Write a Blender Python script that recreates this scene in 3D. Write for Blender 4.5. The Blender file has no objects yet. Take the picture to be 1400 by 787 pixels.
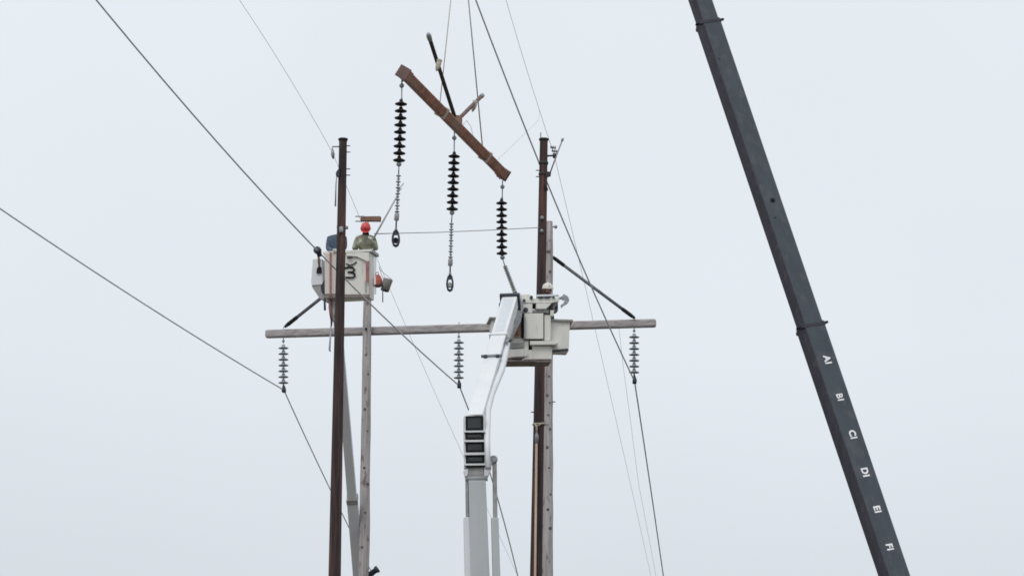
import bpy, bmesh, math, random
from mathutils import Vector as V, Matrix
random.seed(7)
S = bpy.context.scene
COL = S.collection

# ---------------------------------------------------------------- camera
F = 4900.0                       # focal length in photo pixels (1400 wide)
PITCH = math.atan(1080.0 / F)
ROLL = 0.010                     # verticals lean a little to the right
CAM = V((0.0, 0.0, 1.7))
fwd = V((0, math.cos(PITCH), math.sin(PITCH)))
rt0 = V((1, 0, 0)); up0 = rt0.cross(fwd)
rt = rt0 * math.cos(ROLL) + up0 * math.sin(ROLL)
up = up0 * math.cos(ROLL) - rt0 * math.sin(ROLL)
cd = bpy.data.cameras.new("camera"); cam = bpy.data.objects.new("camera", cd); COL.objects.link(cam)
cd.sensor_width = 36.0; cd.sensor_fit = 'HORIZONTAL'; cd.lens = 36.0 * F / 1400.0
cd.clip_start = 0.5; cd.clip_end = 6000.0
M = Matrix((rt, up, -fwd)).transposed().to_4x4(); M.translation = CAM
cam.matrix_world = M
S.camera = cam

# ---------------------------------------------------------------- world: high overcast over a daylight sky
SUN_EL, SUN_AZ = math.radians(52), math.radians(200)       # azimuth from +Y, clockwise
w = bpy.data.worlds.new("World"); S.world = w; w.use_nodes = True
nt = w.node_tree; N = nt.nodes; L = nt.links
for n in list(N): N.remove(n)
wo = N.new('ShaderNodeOutputWorld'); bg = N.new('ShaderNodeBackground'); bg.inputs['Strength'].default_value = 0.10
sky = N.new('ShaderNodeTexSky'); sky.sky_type = 'NISHITA'; sky.sun_disc = False
sky.sun_elevation = SUN_EL; sky.sun_rotation = SUN_AZ; sky.air_density = 1.0; sky.dust_density = 3.0
tc = N.new('ShaderNodeTexCoord'); sx = N.new('ShaderNodeSeparateXYZ'); L.new(tc.outputs['Generated'], sx.inputs[0])
rmp = N.new('ShaderNodeValToRGB'); L.new(sx.outputs['Z'], rmp.inputs[0])      # cloud deck: darker at the horizon
el = rmp.color_ramp.elements
el[0].position = 0.0; el[0].color = (0.60, 0.655, 0.707, 1)
el[1].position = 1.0; el[1].color = (1.01, 1.05, 1.10, 1)
e = el.new(0.14); e.color = (0.70, 0.75, 0.80, 1)
e = el.new(0.20); e.color = (0.787, 0.835, 0.885, 1)
e = el.new(0.30); e.color = (0.815, 0.86, 0.91, 1)
noi = N.new('ShaderNodeTexNoise'); noi.inputs['Scale'].default_value = 5.0; noi.inputs['Detail'].default_value = 3.0
L.new(tc.outputs['Generated'], noi.inputs['Vector'])
mr = N.new('ShaderNodeMapRange'); L.new(noi.outputs['Fac'], mr.inputs[0])
mr.inputs[1].default_value = 0.3; mr.inputs[2].default_value = 0.7; mr.inputs[3].default_value = 9.85; mr.inputs[4].default_value = 10.4
vm = N.new('ShaderNodeVectorMath'); vm.operation = 'SCALE'; L.new(rmp.outputs[0], vm.inputs[0]); L.new(mr.outputs[0], vm.inputs['Scale'])
mx = N.new('ShaderNodeMix'); mx.data_type = 'RGBA'; mx.inputs['Factor'].default_value = 0.95
L.new(sky.outputs[0], mx.inputs['A']); L.new(vm.outputs[0], mx.inputs['B'])
L.new(mx.outputs['Result'], bg.inputs['Color']); L.new(bg.outputs[0], wo.inputs[0])

sl = bpy.data.lights.new("sun", 'SUN'); sl.energy = 1.1; sl.angle = math.radians(25); sl.color = (1.0, 0.96, 0.90)
so = bpy.data.objects.new("sun", sl); COL.objects.link(so)
sd = V((math.sin(SUN_AZ) * math.cos(SUN_EL), math.cos(SUN_AZ) * math.cos(SUN_EL), math.sin(SUN_EL)))
so.rotation_euler = sd.to_track_quat('Z', 'Y').to_euler(); so.location = (0, -20, 60)
S.view_settings.view_transform = 'Standard'; S.view_settings.look = 'None'
S.view_settings.exposure = 0.0; S.view_settings.gamma = 1.0; S.view_settings.use_curve_mapping = False
S.render.engine = 'CYCLES'
S.cycles.filter_width = 1.7

# ---------------------------------------------------------------- geometry helpers
def ray(u, v): return fwd + rt * ((u - 700.0) / F) + up * ((393.5 - v) / F)
def P(u, v, Y):
    d = ray(u, v); return CAM + d * (Y / d.y)
def hit(u, v, o, n):                     # view ray through a photo point onto a plane of the place
    d = ray(u, v); return CAM + d * ((o - CAM).dot(n) / d.dot(n))
def pxm(p): return F / (p - CAM).dot(fwd)      # photo pixels per metre at a point

MATS = {}
def mat(name, c1, c2=None, rough=0.7, metal=0.0, scale=(6, 6, 6), detail=4.0, rot=None, bump=0.0, lo=0.35, hi=0.65, c3=None, scale3=(1.2, 1.2, 1.2), lo3=0.55, hi3=0.75, spec=0.5):
    m = bpy.data.materials.new(name); m.use_nodes = True
    n = m.node_tree.nodes; l = m.node_tree.links; b = n['Principled BSDF']
    b.inputs['Roughness'].default_value = rough; b.inputs['Metallic'].default_value = metal
    b.inputs['Specular IOR Level'].default_value = spec
    t = n.new('ShaderNodeTexCoord')
    def nz(sc, det):
        mp = n.new('ShaderNodeMapping'); mp.inputs['Scale'].default_value = sc if rot is None else tuple(1 / c for c in sc)
        if rot is not None: mp.vector_type = 'TEXTURE'; mp.inputs['Rotation'].default_value = rot
        l.new(t.outputs['Object'], mp.inputs[0])
        q = n.new('ShaderNodeTexNoise'); q.inputs['Scale'].default_value = 1.0; q.inputs['Detail'].default_value = det
        l.new(mp.outputs[0], q.inputs['Vector']); return q
    def mixc(q, a, bcol, lo, hi):
        r = n.new('ShaderNodeMapRange'); r.inputs[1].default_value = lo; r.inputs[2].default_value = hi; l.new(q.outputs['Fac'], r.inputs[0])
        x = n.new('ShaderNodeMix'); x.data_type = 'RGBA'; l.new(r.outputs[0], x.inputs['Factor'])
        if isinstance(a, tuple): x.inputs['A'].default_value = (*a, 1)
        else: l.new(a, x.inputs['A'])
        x.inputs['B'].default_value = (*bcol, 1); return x.outputs['Result']
    if c2 is None: c2 = tuple(c * 0.82 for c in c1)
    q = nz(scale, detail); out = mixc(q, c1, c2, lo, hi)
    if c3: out = mixc(nz(scale3, 3.0), out, c3, lo3, hi3)
    l.new(out, b.inputs['Base Color'])
    if bump:
        bp = n.new('ShaderNodeBump'); bp.inputs['Strength'].default_value = bump; bp.inputs['Distance'].default_value = 0.02
        l.new(q.outputs['Fac'], bp.inputs['Height']); l.new(bp.outputs[0], b.inputs['Normal'])
    MATS[name] = m; return m
rust = mat('dark weathering steel', (0.060, 0.030, 0.027), (0.016, 0.010, 0.012), 0.75, 0.0, (16, 16, 1.0), 6, bump=0.3, lo=0.38, hi=0.60, c3=(0.12, 0.05, 0.034), scale3=(6, 5, 0.6), lo3=0.52, hi3=0.66)
rustarm = mat('brown weathering steel', (0.40, 0.175, 0.105), (0.22, 0.10, 0.07), 0.75, 0.0, (5, 5, 5), 6, bump=0.3, c3=(0.28, 0.185, 0.14), scale3=(1.0, 1.0, 1.0), lo3=0.48, hi3=0.6)
rustbrace = mat('dull brown steel', (0.17, 0.105, 0.095), (0.11, 0.07, 0.065), 0.75, 0.0, (6, 6, 6), 5)
rustdark = mat('near black steel and shade', (0.02, 0.02, 0.025), (0.035, 0.03, 0.03), 0.6)  # also painted shade in gaps and on the left arm brace
greywood = mat('weathered grey wood', (0.46, 0.43, 0.43), (0.30, 0.275, 0.275), 0.9, 0.0, (22, 22, 1.0), 6, bump=0.5, c3=(0.18, 0.14, 0.135), scale3=(10, 10, 3.5), lo3=0.57, hi3=0.70)
greywoodh = mat('weathered grey timber', (0.44, 0.41, 0.41), (0.29, 0.265, 0.27), 0.9, 0.0, (1.2, 20, 20), 6, bump=0.5, c3=(0.24, 0.17, 0.155), scale3=(1.2, 5, 5), lo3=0.58, hi3=0.75)
galv = mat('galvanised steel', (0.36, 0.38, 0.40), (0.24, 0.26, 0.28), 0.5, 0.4, (20, 20, 20))
braceg = mat('dark grey pipe', (0.125, 0.135, 0.15), (0.075, 0.082, 0.095), 0.6, 0.0, (8, 8, 8))
slate = mat('dark painted steel', (0.045, 0.055, 0.075), (0.03, 0.037, 0.05), 0.6, 0.0, (8, 8, 8))
porc_dark = mat('dark brown porcelain', (0.016, 0.014, 0.018), (0.026, 0.02, 0.022), 0.45, 0.0, (15, 15, 15), spec=0.3)
porc_grey = mat('grey porcelain', (0.32, 0.345, 0.37), (0.26, 0.285, 0.305), 0.4, 0.0, (15, 15, 15))
alu = mat('dull aluminium strand', (0.62, 0.65, 0.68), (0.52, 0.55, 0.58), 0.6, 0.0, (4, 4, 4))
thinw = mat('pale steel strand', (0.36, 0.37, 0.38), (0.28, 0.29, 0.30), 0.6, 0.2, (4, 4, 4))
rope = mat('cream rope', (0.55, 0.51, 0.42), (0.42, 0.39, 0.32), 0.9, 0.0, (30, 30, 30))
ropeg = mat('grey rope', (0.50, 0.51, 0.51), (0.40, 0.41, 0.42), 0.9, 0.0, (30, 30, 30))
white = mat('white gelcoat', (0.70, 0.72, 0.74), (0.66, 0.68, 0.705), 0.5, 0.0, (2, 2, 2), c3=(0.60, 0.62, 0.64), scale3=(5, 5, 1.5), lo3=0.62, hi3=0.85)
bucketm = mat('off white fibreglass', (0.78, 0.77, 0.72), (0.69, 0.68, 0.64), 0.5, 0.0, (3, 3, 1.0), 6, bump=0.1, c3=(0.44, 0.41, 0.37), scale3=(9, 9, 1.2), lo3=0.60, hi3=0.8)
bucketp = mat('weathered pinkish fibreglass', (0.66, 0.61, 0.58), (0.58, 0.52, 0.50), 0.55, 0.0, (8, 8, 0.8), 5, bump=0.1)
boomgrey = mat('pale grey boom paint', (0.47, 0.50, 0.52), (0.42, 0.45, 0.46), 0.4, 0.0, (3, 3, 0.6), 5, bump=0.05, c3=(0.50, 0.52, 0.50), scale3=(4, 4, 0.4))
steelmid = mat('mid grey machine paint', (0.36, 0.36, 0.35), (0.27, 0.27, 0.265), 0.5, 0.1, (8, 8, 8))
traym = mat('brown tray with painted shade', (0.24, 0.21, 0.195), (0.16, 0.14, 0.13), 0.8, 0.0, (6, 6, 6))  # darkened brown, shade of the lift undersides put into the colour
black = mat('black rubber and dark hollows', (0.006, 0.0065, 0.009), (0.01, 0.01, 0.012), 0.7, spec=0.25)  # also the painted darkness of openings, gaps and holes
darkgrey = mat('dark grey panel', (0.028, 0.035, 0.038), (0.02, 0.025, 0.028), 0.5, 0.0, (5, 5, 5))
hosered = mat('faded red hose', (0.36, 0.16, 0.15), (0.26, 0.12, 0.12), 0.7)
redm = mat('red plastic', (0.66, 0.075, 0.07), (0.54, 0.055, 0.06), 0.35, 0.0, (9, 9, 9))
redbag = mat('faded red canvas', (0.58, 0.15, 0.10), (0.42, 0.10, 0.08), 0.9, 0.0, (18, 18, 18))
pailm = mat('grey canvas pail', (0.40, 0.38, 0.35), (0.28, 0.27, 0.25), 0.9, 0.0, (14, 14, 14))
print_white = mat('white lettering', (0.88, 0.88, 0.89), (0.66, 0.66, 0.68), 0.6, 0.0, (14, 14, 14), 5, lo=0.48, hi=0.66)
khaki = mat('khaki work jacket', (0.42, 0.42, 0.32), (0.20, 0.20, 0.15), 0.9, 0.0, (9, 9, 9), 5, bump=0.4)
hivis = mat('pale yellow reflective tape', (0.44, 0.46, 0.17), (0.36, 0.37, 0.17), 0.6)
denim = mat('blue denim', (0.11, 0.155, 0.22), (0.065, 0.09, 0.14), 0.9, 0.0, (18, 18, 18), 5, bump=0.3)
trouser = mat('dark work trousers', (0.06, 0.07, 0.09), None, 0.9)
skin = mat('skin', (0.42, 0.25, 0.19), (0.38, 0.22, 0.17), 0.6)
hairm = mat('dark hair', (0.03, 0.022, 0.02), None, 0.8)
glove = mat('pale work glove', (0.75, 0.74, 0.70), (0.65, 0.64, 0.6), 0.9)
whitehat = mat('off white plastic', (0.72, 0.69, 0.64), (0.66, 0.63, 0.58), 0.4)
brownwood = mat('brown wood', (0.25, 0.155, 0.11), (0.16, 0.095, 0.07), 0.85, 0.0, (3, 20, 20), 5, bump=0.3)
tanw = mat('pale ash wood', (0.62, 0.47, 0.36), (0.52, 0.38, 0.28), 0.8, 0.0, (20, 20, 1))
grass = mat('dry winter grass', (0.13, 0.12, 0.10), (0.09, 0.08, 0.07), 0.95, 0.0, (0.4, 0.4, 0.4), 8, bump=0.4, c3=(0.16, 0.145, 0.12), scale3=(0.05, 0.05, 0.05))

ORG = {}
def tag(o, label=None, cat=None, group=None, kind=None):
    if label: o['label'] = label
    if cat: o['category'] = cat
    if group: o['group'] = group
    if kind: o['kind'] = kind
    return o
def thing(name, loc, label, cat, group=None):
    o = bpy.data.objects.new(name, None); COL.objects.link(o); o.location = loc; o.empty_display_size = 0.2
    ORG[o] = V(loc); return tag(o, label, cat, group)
class MB:
    def __init__(s): s.v = []; s.f = []; s.sm = []
    def add(s, vs, fs, smooth=False):
        b = len(s.v); s.v += [V(p) for p in vs]; s.f += [tuple(i + b for i in f) for f in fs]; s.sm += [smooth] * len(fs); return s
    def hexa(s, p):                                    # 8 corners: 4 bottom ring, 4 top ring
        return s.add(p, [(3, 2, 1, 0), (4, 5, 6, 7), (0, 1, 5, 4), (1, 2, 6, 5), (2, 3, 7, 6), (3, 0, 4, 7)])
    def box(s, c, hx, hy, hz, ax=None):
        X, Y, Z = ax if ax else (V((1, 0, 0)), V((0, 1, 0)), V((0, 0, 1)))
        c = V(c); q = [(-1, -1), (1, -1), (1, 1), (-1, 1)]
        return s.hexa([c + X * hx * a + Y * hy * b - Z * hz for a, b in q] + [c + X * hx * a + Y * hy * b + Z * hz for a, b in q])
    def prism(s, ring, off):                           # ring of points extruded by a vector
        n = len(ring); ring = [V(p) for p in ring]
        return s.add(ring + [p + off for p in ring], [tuple(range(n))[::-1], tuple(range(n, 2 * n))] + [(i, (i + 1) % n, n + (i + 1) % n, n + i) for i in range(n)])
    def loft(s, rings, smooth=False, caps=True):
        n = len(rings[0]); vs = [p for r in rings for p in r]; fs = []
        for k in range(len(rings) - 1):
            for i in range(n):
                fs.append((k * n + i, k * n + (i + 1) % n, (k + 1) * n + (i + 1) % n, (k + 1) * n + i))
        b = len(s.v); s.add(vs, fs, smooth)
        if caps:
            m = len(rings) - 1
            s.f += [tuple(b + i for i in range(n))[::-1], tuple(b + m * n + i for i in range(n))]; s.sm += [False, False]
        return s
    def tube(s, pts, r, n=8, smooth=True):             # r: number or list
        pts = [V(p) for p in pts]; R = r if isinstance(r, (list, tuple)) else [r] * len(pts)
        rings = []; ref = None
        for i, p in enumerate(pts):
            t = (pts[min(i + 1, len(pts) - 1)] - pts[max(i - 1, 0)]).normalized()
            if ref is None or abs(ref.dot(t)) > 0.98: ref = V((0, 1, 0)) if abs(t.y) < 0.9 else V((1, 0, 0))
            a = (ref - t * ref.dot(t)).normalized(); ref = a; b = t.cross(a)
            rings.append([p + (a * math.cos(2 * math.pi * k / n) + b * math.sin(2 * math.pi * k / n)) * R[i] for k in range(n)])
        return s.loft(rings, smooth)
    def lathe(s, o, axis, prof, n=16, smooth=True):    # prof: (distance along axis, radius)
        o = V(o); t = V(axis).normalized(); a = t.orthogonal().normalized(); b = t.cross(a)
        return s.loft([[o + t * h + (a * math.cos(2 * math.pi * k / n) + b * math.sin(2 * math.pi * k / n)) * max(r, 0.0005) for k in range(n)] for h, r in prof], smooth)
    def mesh(s, name, m, org=V((0, 0, 0)), bevel=0.0):
        me = bpy.data.meshes.new(name); me.from_pydata([p - org for p in s.v], [], s.f)
        bm = bmesh.new(); bm.from_mesh(me)
        for f, q in zip(bm.faces, s.sm): f.smooth = q
        bmesh.ops.recalc_face_normals(bm, faces=bm.faces)
        if bevel:
            es = [e for e in bm.edges if len(e.link_faces) == 2 and e.calc_face_angle(0) > 0.6]
            bmesh.ops.bevel(bm, geom=es, offset=bevel, segments=3, profile=0.6, affect='EDGES', clamp_overlap=True)
        bm.to_mesh(me); bm.free(); me.materials.append(m); return me
    def build(s, name, m, parent=None, bevel=0.0):
        org = ORG.get(parent, V((0, 0, 0))) if parent else V((0, 0, 0))
        if not parent:
            org = sum(s.v, V((0, 0, 0))) / len(s.v)
        me = s.mesh(name, m, org, bevel)
        o = bpy.data.objects.new(name, me); COL.objects.link(o)
        if parent: o.parent = parent; ORG[o] = org
        else: o.location = org; ORG[o] = org
        return o
def frame(yaw):
    c, s = math.cos(yaw), math.sin(yaw); return (V((c, s, 0)), V((-s, c, 0)), V((0, 0, 1)))

# ---------------------------------------------------------------- ground
g = MB(); n = 24
vs = [(-1500 + 3000 * i / n, -1200 + 3000 * j / n, 0) for j in range(n + 1) for i in range(n + 1)]
g.add(vs, [(j * (n + 1) + i, j * (n + 1) + i + 1, (j + 1) * (n + 1) + i + 1, (j + 1) * (n + 1) + i) for j in range(n) for i in range(n)])
tag(g.build('ground', grass), 'dry winter grass field below the line', None, None, 'structure')

# ---------------------------------------------------------------- shared part builders
def pole_line(top, bot, Yp):
    a = P(*top, Yp); b = P(*bot, Yp); d = (a - b).normalized()
    base = b - d * (b.z / d.z); return a, base, d
def round_pole(a, base, r_top, r_v, vb, seed, rough=0.004):
    rnd = random.Random(seed); H = (a - base).length; d = (a - base) / H
    pts, rs = [], []
    k = 40
    for i in range(k + 1):
        t = i / k; p = base + d * H * t
        pts.append(p + V((rnd.uniform(-1, 1), rnd.uniform(-1, 1), 0)) * rough)
        rs.append(r_top + (r_v - r_top) * (1 - t) * vb + rnd.uniform(-1, 1) * rough * 0.6)
    return MB().tube(pts, rs, 18)

# ---------------------------------------------------------------- old wooden H-frame
YA0, YA1 = 88.9, 87.15                          # crossarm depth at its left and right end
aL, aR = P(363, 456.5, YA0), P(897, 441.5, YA1)
aX = (aR - aL).normalized(); aY = V((-aX.y, aX.x, 0)).normalized(); aZ = aX.cross(aY)
def arm_pt(u, v): return hit(u, v, aL, aY)
hf = thing('wooden_frame_structure', (P(625, 450, 88).x, 88.0, 0), 'old two pole wooden frame with long horizontal grey crossarm', 'utility structure')
HALF_T = 0.105
arm = MB(); ring = []
arm.box((aL + aR) / 2, (aR - aL).length / 2, 0.09, HALF_T, (aX, aY, aZ))
crossarm = arm.build('crossarm', greywoodh, hf, 0.065)
YPL = hit(502, 450, aL - aY * 0.24, aY).y; YPR = hit(748, 450, aL - aY * 0.24, aY).y
a, base, d = pole_line((503.5, 322), (497.5, 787), YPL)
oldL = round_pole(a, base, 0.095, 0.20, 1.0, 3, 0.006).build('pole', greywood, hf); tag(oldL, 'left grey pole showing bare weathered wood below the bucket')
a, base, d = pole_line((750.5, 303), (748.2, 787), YPR)
oldR = round_pole(a, base, 0.10, 0.205, 1.0, 5, 0.006).build('pole', greywood, hf); tag(oldR, 'right grey pole close behind the dark steel pole')
for (u, v, yy) in ((756.5, 549, YPR), (741.5, 620, YPR)):
    p = P(u, v, yy); MB().tube([p - V((0.05, 0, 0)), p + V((0.05, 0, 0))], 0.014, 6).build('step_bolt', slate, oldR)
knotm = mat('dark knot wood', (0.10, 0.075, 0.07), (0.16, 0.13, 0.12), 0.95)
for o_, lst in ((oldL, ((500.5, 486), (503.5, 512), (499, 560), (503, 590), (498.5, 640), (503.5, 662), (499.5, 701), (495, 748))), (oldR, ((750.5, 515), (748, 541), (751.5, 551), (749.5, 568), (752, 587), (748, 612), (750.5, 640), (753, 676), (749, 697), (752.5, 722), (748.5, 420), (752, 372), (749, 345), (751.5, 330)))):
    top_, bot_, rt__, rb__ = ((503.5, 322), (497.5, 787), .095, .155) if o_ is oldL else ((750.5, 303), (748.2, 787), .10, .16)
    yy = YPL if o_ is oldL else YPR
    for u, v in lst:
        f_ = (v - top_[1]) / (787.0 - top_[1]); cx_ = top_[0] + (bot_[0] - top_[0]) * f_
        rr = rt__ + (rb__ - rt__) * f_; off = (u - cx_) / pxm(P(u, v, yy)); off = max(-rr * .8, min(rr * .8, off))
        rad = V((off, -math.sqrt(rr * rr - off * off), 0)); q = P(cx_, v, yy) + rad; k_ = random.uniform(.7, 1.25)
        MB().lathe(q - rad.normalized() * .02, rad, [(0, .03 * k_), (.018, .034 * k_), (.024, .022 * k_), (.026, .004)], 8).build('knot', knotm, o_)
pp = P(756, 310, YPR)
MB().tube([pp - V((0.1, 0, 0)), pp + V((0.05, 0, 0))], 0.02, 8).lathe(pp + V((0.04, 0, 0)), (1, 0, 0), [(0, .02), (.01, .05), (.03, .055), (.035, .03), (.06, .045), (.07, .02)], 10).build('insulator_spool', galv, oldR)
for (u, v) in ((500.5, 449.5), (749, 449)):
    p = hit(u, v, aL - aY * 0.37, aY); MB().lathe(p, -aY, [(0, .035), (.03, .035), (.03, .018), (.07, .018)], 8).build('bolt', slate, hf)
for pts, r, lab in ((((389, 447), (497, 361)), .043, 'left knee brace rising to the bucket'), (((868, 435), (754, 350)), .040, 'right knee brace of dark steel')):
    p0, p1 = [hit(u, v, aL - aY * 0.12, aY) for u, v in pts]; dd = (p1 - p0).normalized(); Lb = (p1 - p0).length
    br = MB().tube([p0 + dd * 0.05, p1 - dd * 0.05], r, 10).build('brace', braceg, hf); tag(br, lab)
    for q, s_ in ((p0, 1), (p1, -1)):
        MB().tube([q, q + dd * s_ * 0.12, q + dd * s_ * 0.38, q + dd * s_ * 0.42], [0.03, r * 1.2, r * 1.2, r], 10).build('end_fitting', black, br)

# ---------------------------------------------------------------- insulator discs (shared mesh)
disc_prof = [(0, .018), (.004, .040), (.050, .046), (.060, .060), (.075, .105), (.088, .128), (.096, .130), (.100, .124), (.094, .100), (.104, .090), (.092, .070), (.104, .055), (.096, .030), (.112, .016), (.148, .016)]
dprof2 = [(0, .016), (.004, .034), (.040, .042), (.062, .070), (.076, .108), (.086, .128), (.092, .130), (.104, .122), (.116, .086), (.126, .046), (.138, .020), (.148, .016)]
disc_dark = MB().lathe((0, 0, 0), (0, 0, -1), dprof2, 18).mesh('disc', porc_dark)
disc_grey = MB().lathe((0, 0, 0), (0, 0, -1), disc_prof, 18).mesh('disc', porc_grey)
def discs(root, first, step, count, me):
    for i in range(count):
        o = bpy.data.objects.new('disc', me); COL.objects.link(o); o.parent = root
        o.location = first + step * i - ORG[root]
        o.rotation_mode = 'QUATERNION'; o.rotation_quaternion = V((0, 0, -1)).rotation_difference(step.normalized())

GI = []
for u, vt, v0, v1, vb, lab in ((387.5, 462, 475.5, 522.8, 533, 'grey seven disc insulator string near left end of grey crossarm'),
                          (627.3, 456, 468, 516, 527, 'grey seven disc insulator string below middle of grey crossarm'),
                          (867, 448, 460.5, 508.6, 521, 'grey seven disc insulator string near right end of grey crossarm')):
    top = hit(u, vt, aL, aY); q0 = hit(u, v0, top, V((0, 1, 0))); q1 = hit(u, v1, top, V((0, 1, 0))); qb = hit(u + .6, vb, top, V((0, 1, 0)))
    root = thing('insulator_string', qb, lab, 'insulator', 'grey insulator strings on the old crossarm')
    st = (q1 - q0) / 6; f0 = q0 - st.normalized() * 0.088
    discs(root, f0, st, 7, disc_grey)
    MB().tube([top + V((0, 0, 0.30)), top + V((0, 0, -0.06)), f0 + V((0, 0, .03))], 0.013, 6).lathe(top + V((0, 0, -.04)), (0, 0, -1), [(0, .015), (.02, .035), (.05, .035), (.07, .015)], 8).build('eye_bolt', galv, root)
    MB().tube([f0 + st * 6.95, qb + V((0, 0, .05)), qb - V((0, 0, .06))], [.018, .05, .045], 8).box(qb, .05, .13, .035).build('suspension_clamp', slate, root)
    GI.append(qb)

# ---------------------------------------------------------------- conductors
def wire(name, near_pts, far_pts, org, yn, yf, r, m, label, cat, group, ext_n=25.0, ext_f=60.0):
    pl = []
    for pts, yaw, sgn in ((near_pts, yn, -1), (far_pts, yf, 1)):
        if not pts: continue
        dirv = V((yaw, 1, 0)).normalized(); nrm = V((dirv.y, -dirv.x, 0))
        q = [hit(u, v, org, nrm) for u, v in pts]
        s = [(p - org).dot(dirv) for p in q]; z = [p.z - org.z for p in q]
        # least squares z = a s + b s^2 through the attachment
        s2 = sum(t * t for t in s); s3 = sum(t ** 3 for t in s); s4 = sum(t ** 4 for t in s)
        r1 = sum(t * h for t, h in zip(s, z)); r2 = sum(t * t * h for t, h in zip(s, z)); det = s2 * s4 - s3 * s3
        if len(s) > 1 and abs(det) > 1e-6: A, B = (r1 * s4 - r2 * s3) / det, (s2 * r2 - s3 * r1) / det
        else: A, B = r1 / s2, 0.0
        end = max(s, key=abs); end2 = end + sgn * (ext_n if sgn < 0 else ext_f)
        B = B if abs(B) < 0.02 else math.copysign(0.02, B)
        seg = []
        for i in range(1, 33):
            t = end2 * i / 32
            zz = A * t + B * t * t if abs(t) < abs(end) else (A * end + B * end * end + (A + 2 * B * end) * (t - end))
            seg.append(org + dirv * t + V((0, 0, zz)))
        pl = (seg[::-1] + [org] + pl) if sgn < 0 else (pl + seg if pl else [org] + seg)
    o = MB().tube(pl, r, 6).build(name, m); return tag(o, label, cat, group)
YN, YF = 0.31, 0.075
GC = 'conductors strung through the old frame'
wire('conductor_wire', [(0, 285), (130, 372), (260, 455), (352, 511)], [(415, 592), (450, 665), (487, 740)], GI[0] + V((0, -.02, 0)), YN, YF, .017, alu, 'leftmost thick conductor dropping to the leftmost grey insulator string', 'wire', GC)
wire('conductor_wire', [(132, 0), (290, 188), (435, 342), (471, 381), (547, 454)], [(640, 558), (708, 787)], GI[1], YN, YF, .0185, alu, 'thick conductor crossing the left bucket to the middle insulator string', 'wire', GC)
wire('conductor_wire', [(650, 0), (694, 110), (735, 222), (790, 348), (838, 457)], [(878, 590), (893, 690), (907, 787)], GI[2], YN, YF, .0185, alu, 'thick conductor passing the right steel pole to the rightmost grey insulator string', 'wire', GC)

# ---------------------------------------------------------------- new steel poles
YSL, YSR = 79.0, 78.3
def steel_pole(top, bot, Yp, wt, wb, label):
    a, base, d = pole_line(top, bot, Yp)
    root = thing('steel_pole', base, label, 'utility pole', 'dark new steel poles')
    b = P(*bot, Yp); rt_ = wt / pxm(a) / 2; rb = wb / pxm(b) / 2
    H = (a - base).length; grow = (rb - rt_) / (a - b).length
    rings = []
    for t in (0, .25, .5, .75, 1):
        p = base + d * H * t; r = rt_ + grow * H * (1 - t)
        rings.append([p + V((math.cos(2 * math.pi * (k + .5) / 12), math.sin(2 * math.pi * (k + .5) / 12), 0)) * r for k in range(12)])
    shaft = MB().loft(rings).build('shaft', rust, root)
    MB().lathe(a, d, [(0, rt_ + .018), (.03, rt_ + .022), (.045, rt_ + .01), (.05, .01)], 14).build('cap_plate', rustdark, root)
    return root, a, d
pl, aT, dT = steel_pole((469, 192), (457.5, 787), YSL, 11.0, 17.5, 'dark steel pole standing in front of the left bucket')
pr, bT, dU = steel_pole((743.5, 192), (732.8, 787), YSR, 11.2, 17.3, 'dark steel pole behind the right bucket, beside a grey pole')
def sbolt(root, u, v, Y, sx_, m=galv, ln=.11):
    p = P(u, v, Y); MB().tube([p - V((sx_ * ln, 0, 0)), p, p + V((0, 0, .004))], [.013, .013, .02], 6).build('step_bolt', m, root)
for v in (199.5, 208, 231, 239.5): sbolt(pl, 478.3, v, YSL, 1)
for v in (233, 241.5): sbolt(pr, 733.3, v, YSR, -1)
for v in (563,): sbolt(pr, 726.5, v, YSR, -1, slate)
for v in (549,): pass
# left pole shield wire bracket and hardware
def pts(Y, *uv): return [P(u, v, Y) for u, v in uv]
br = MB().tube(pts(YSL, (468, 200.5), (454.5, 200.5), (454.2, 206)), .018, 6).build('shield_wire_bracket', galv, pl)
MB().tube(pts(YSL, (454.6, 205), (455, 211), (455.6, 217)), [.025, .045, .02], 8).build('shield_wire_clamp', galv, br)
MB().prism(pts(YSL - .12, (464, 229), (459.5, 235), (459, 238), (464, 241.5)), V((0, .2, 0))).build('guy_bracket', slate, pl)
MB().tube(pts(YSL - .05, (460.6, 238), (459.3, 252), (458.6, 282)), [.012, .016, .02], 6).build('hanging_lead', thinw, pl)
MB().tube(pts(YSL, (476, 311), (464, 312)), .04, 8).tube(pts(YSL - .12, (466.5, 310), (466.5, 318)), .045, 8).build('through_bolt', galv, pl)
MB().prism(pts(YSL - .16, (464, 313), (466, 309.5), (469, 311), (469, 316), (465, 317)), V((0, .05, 0))).build('bolt_washer', galv, pl)
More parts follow.
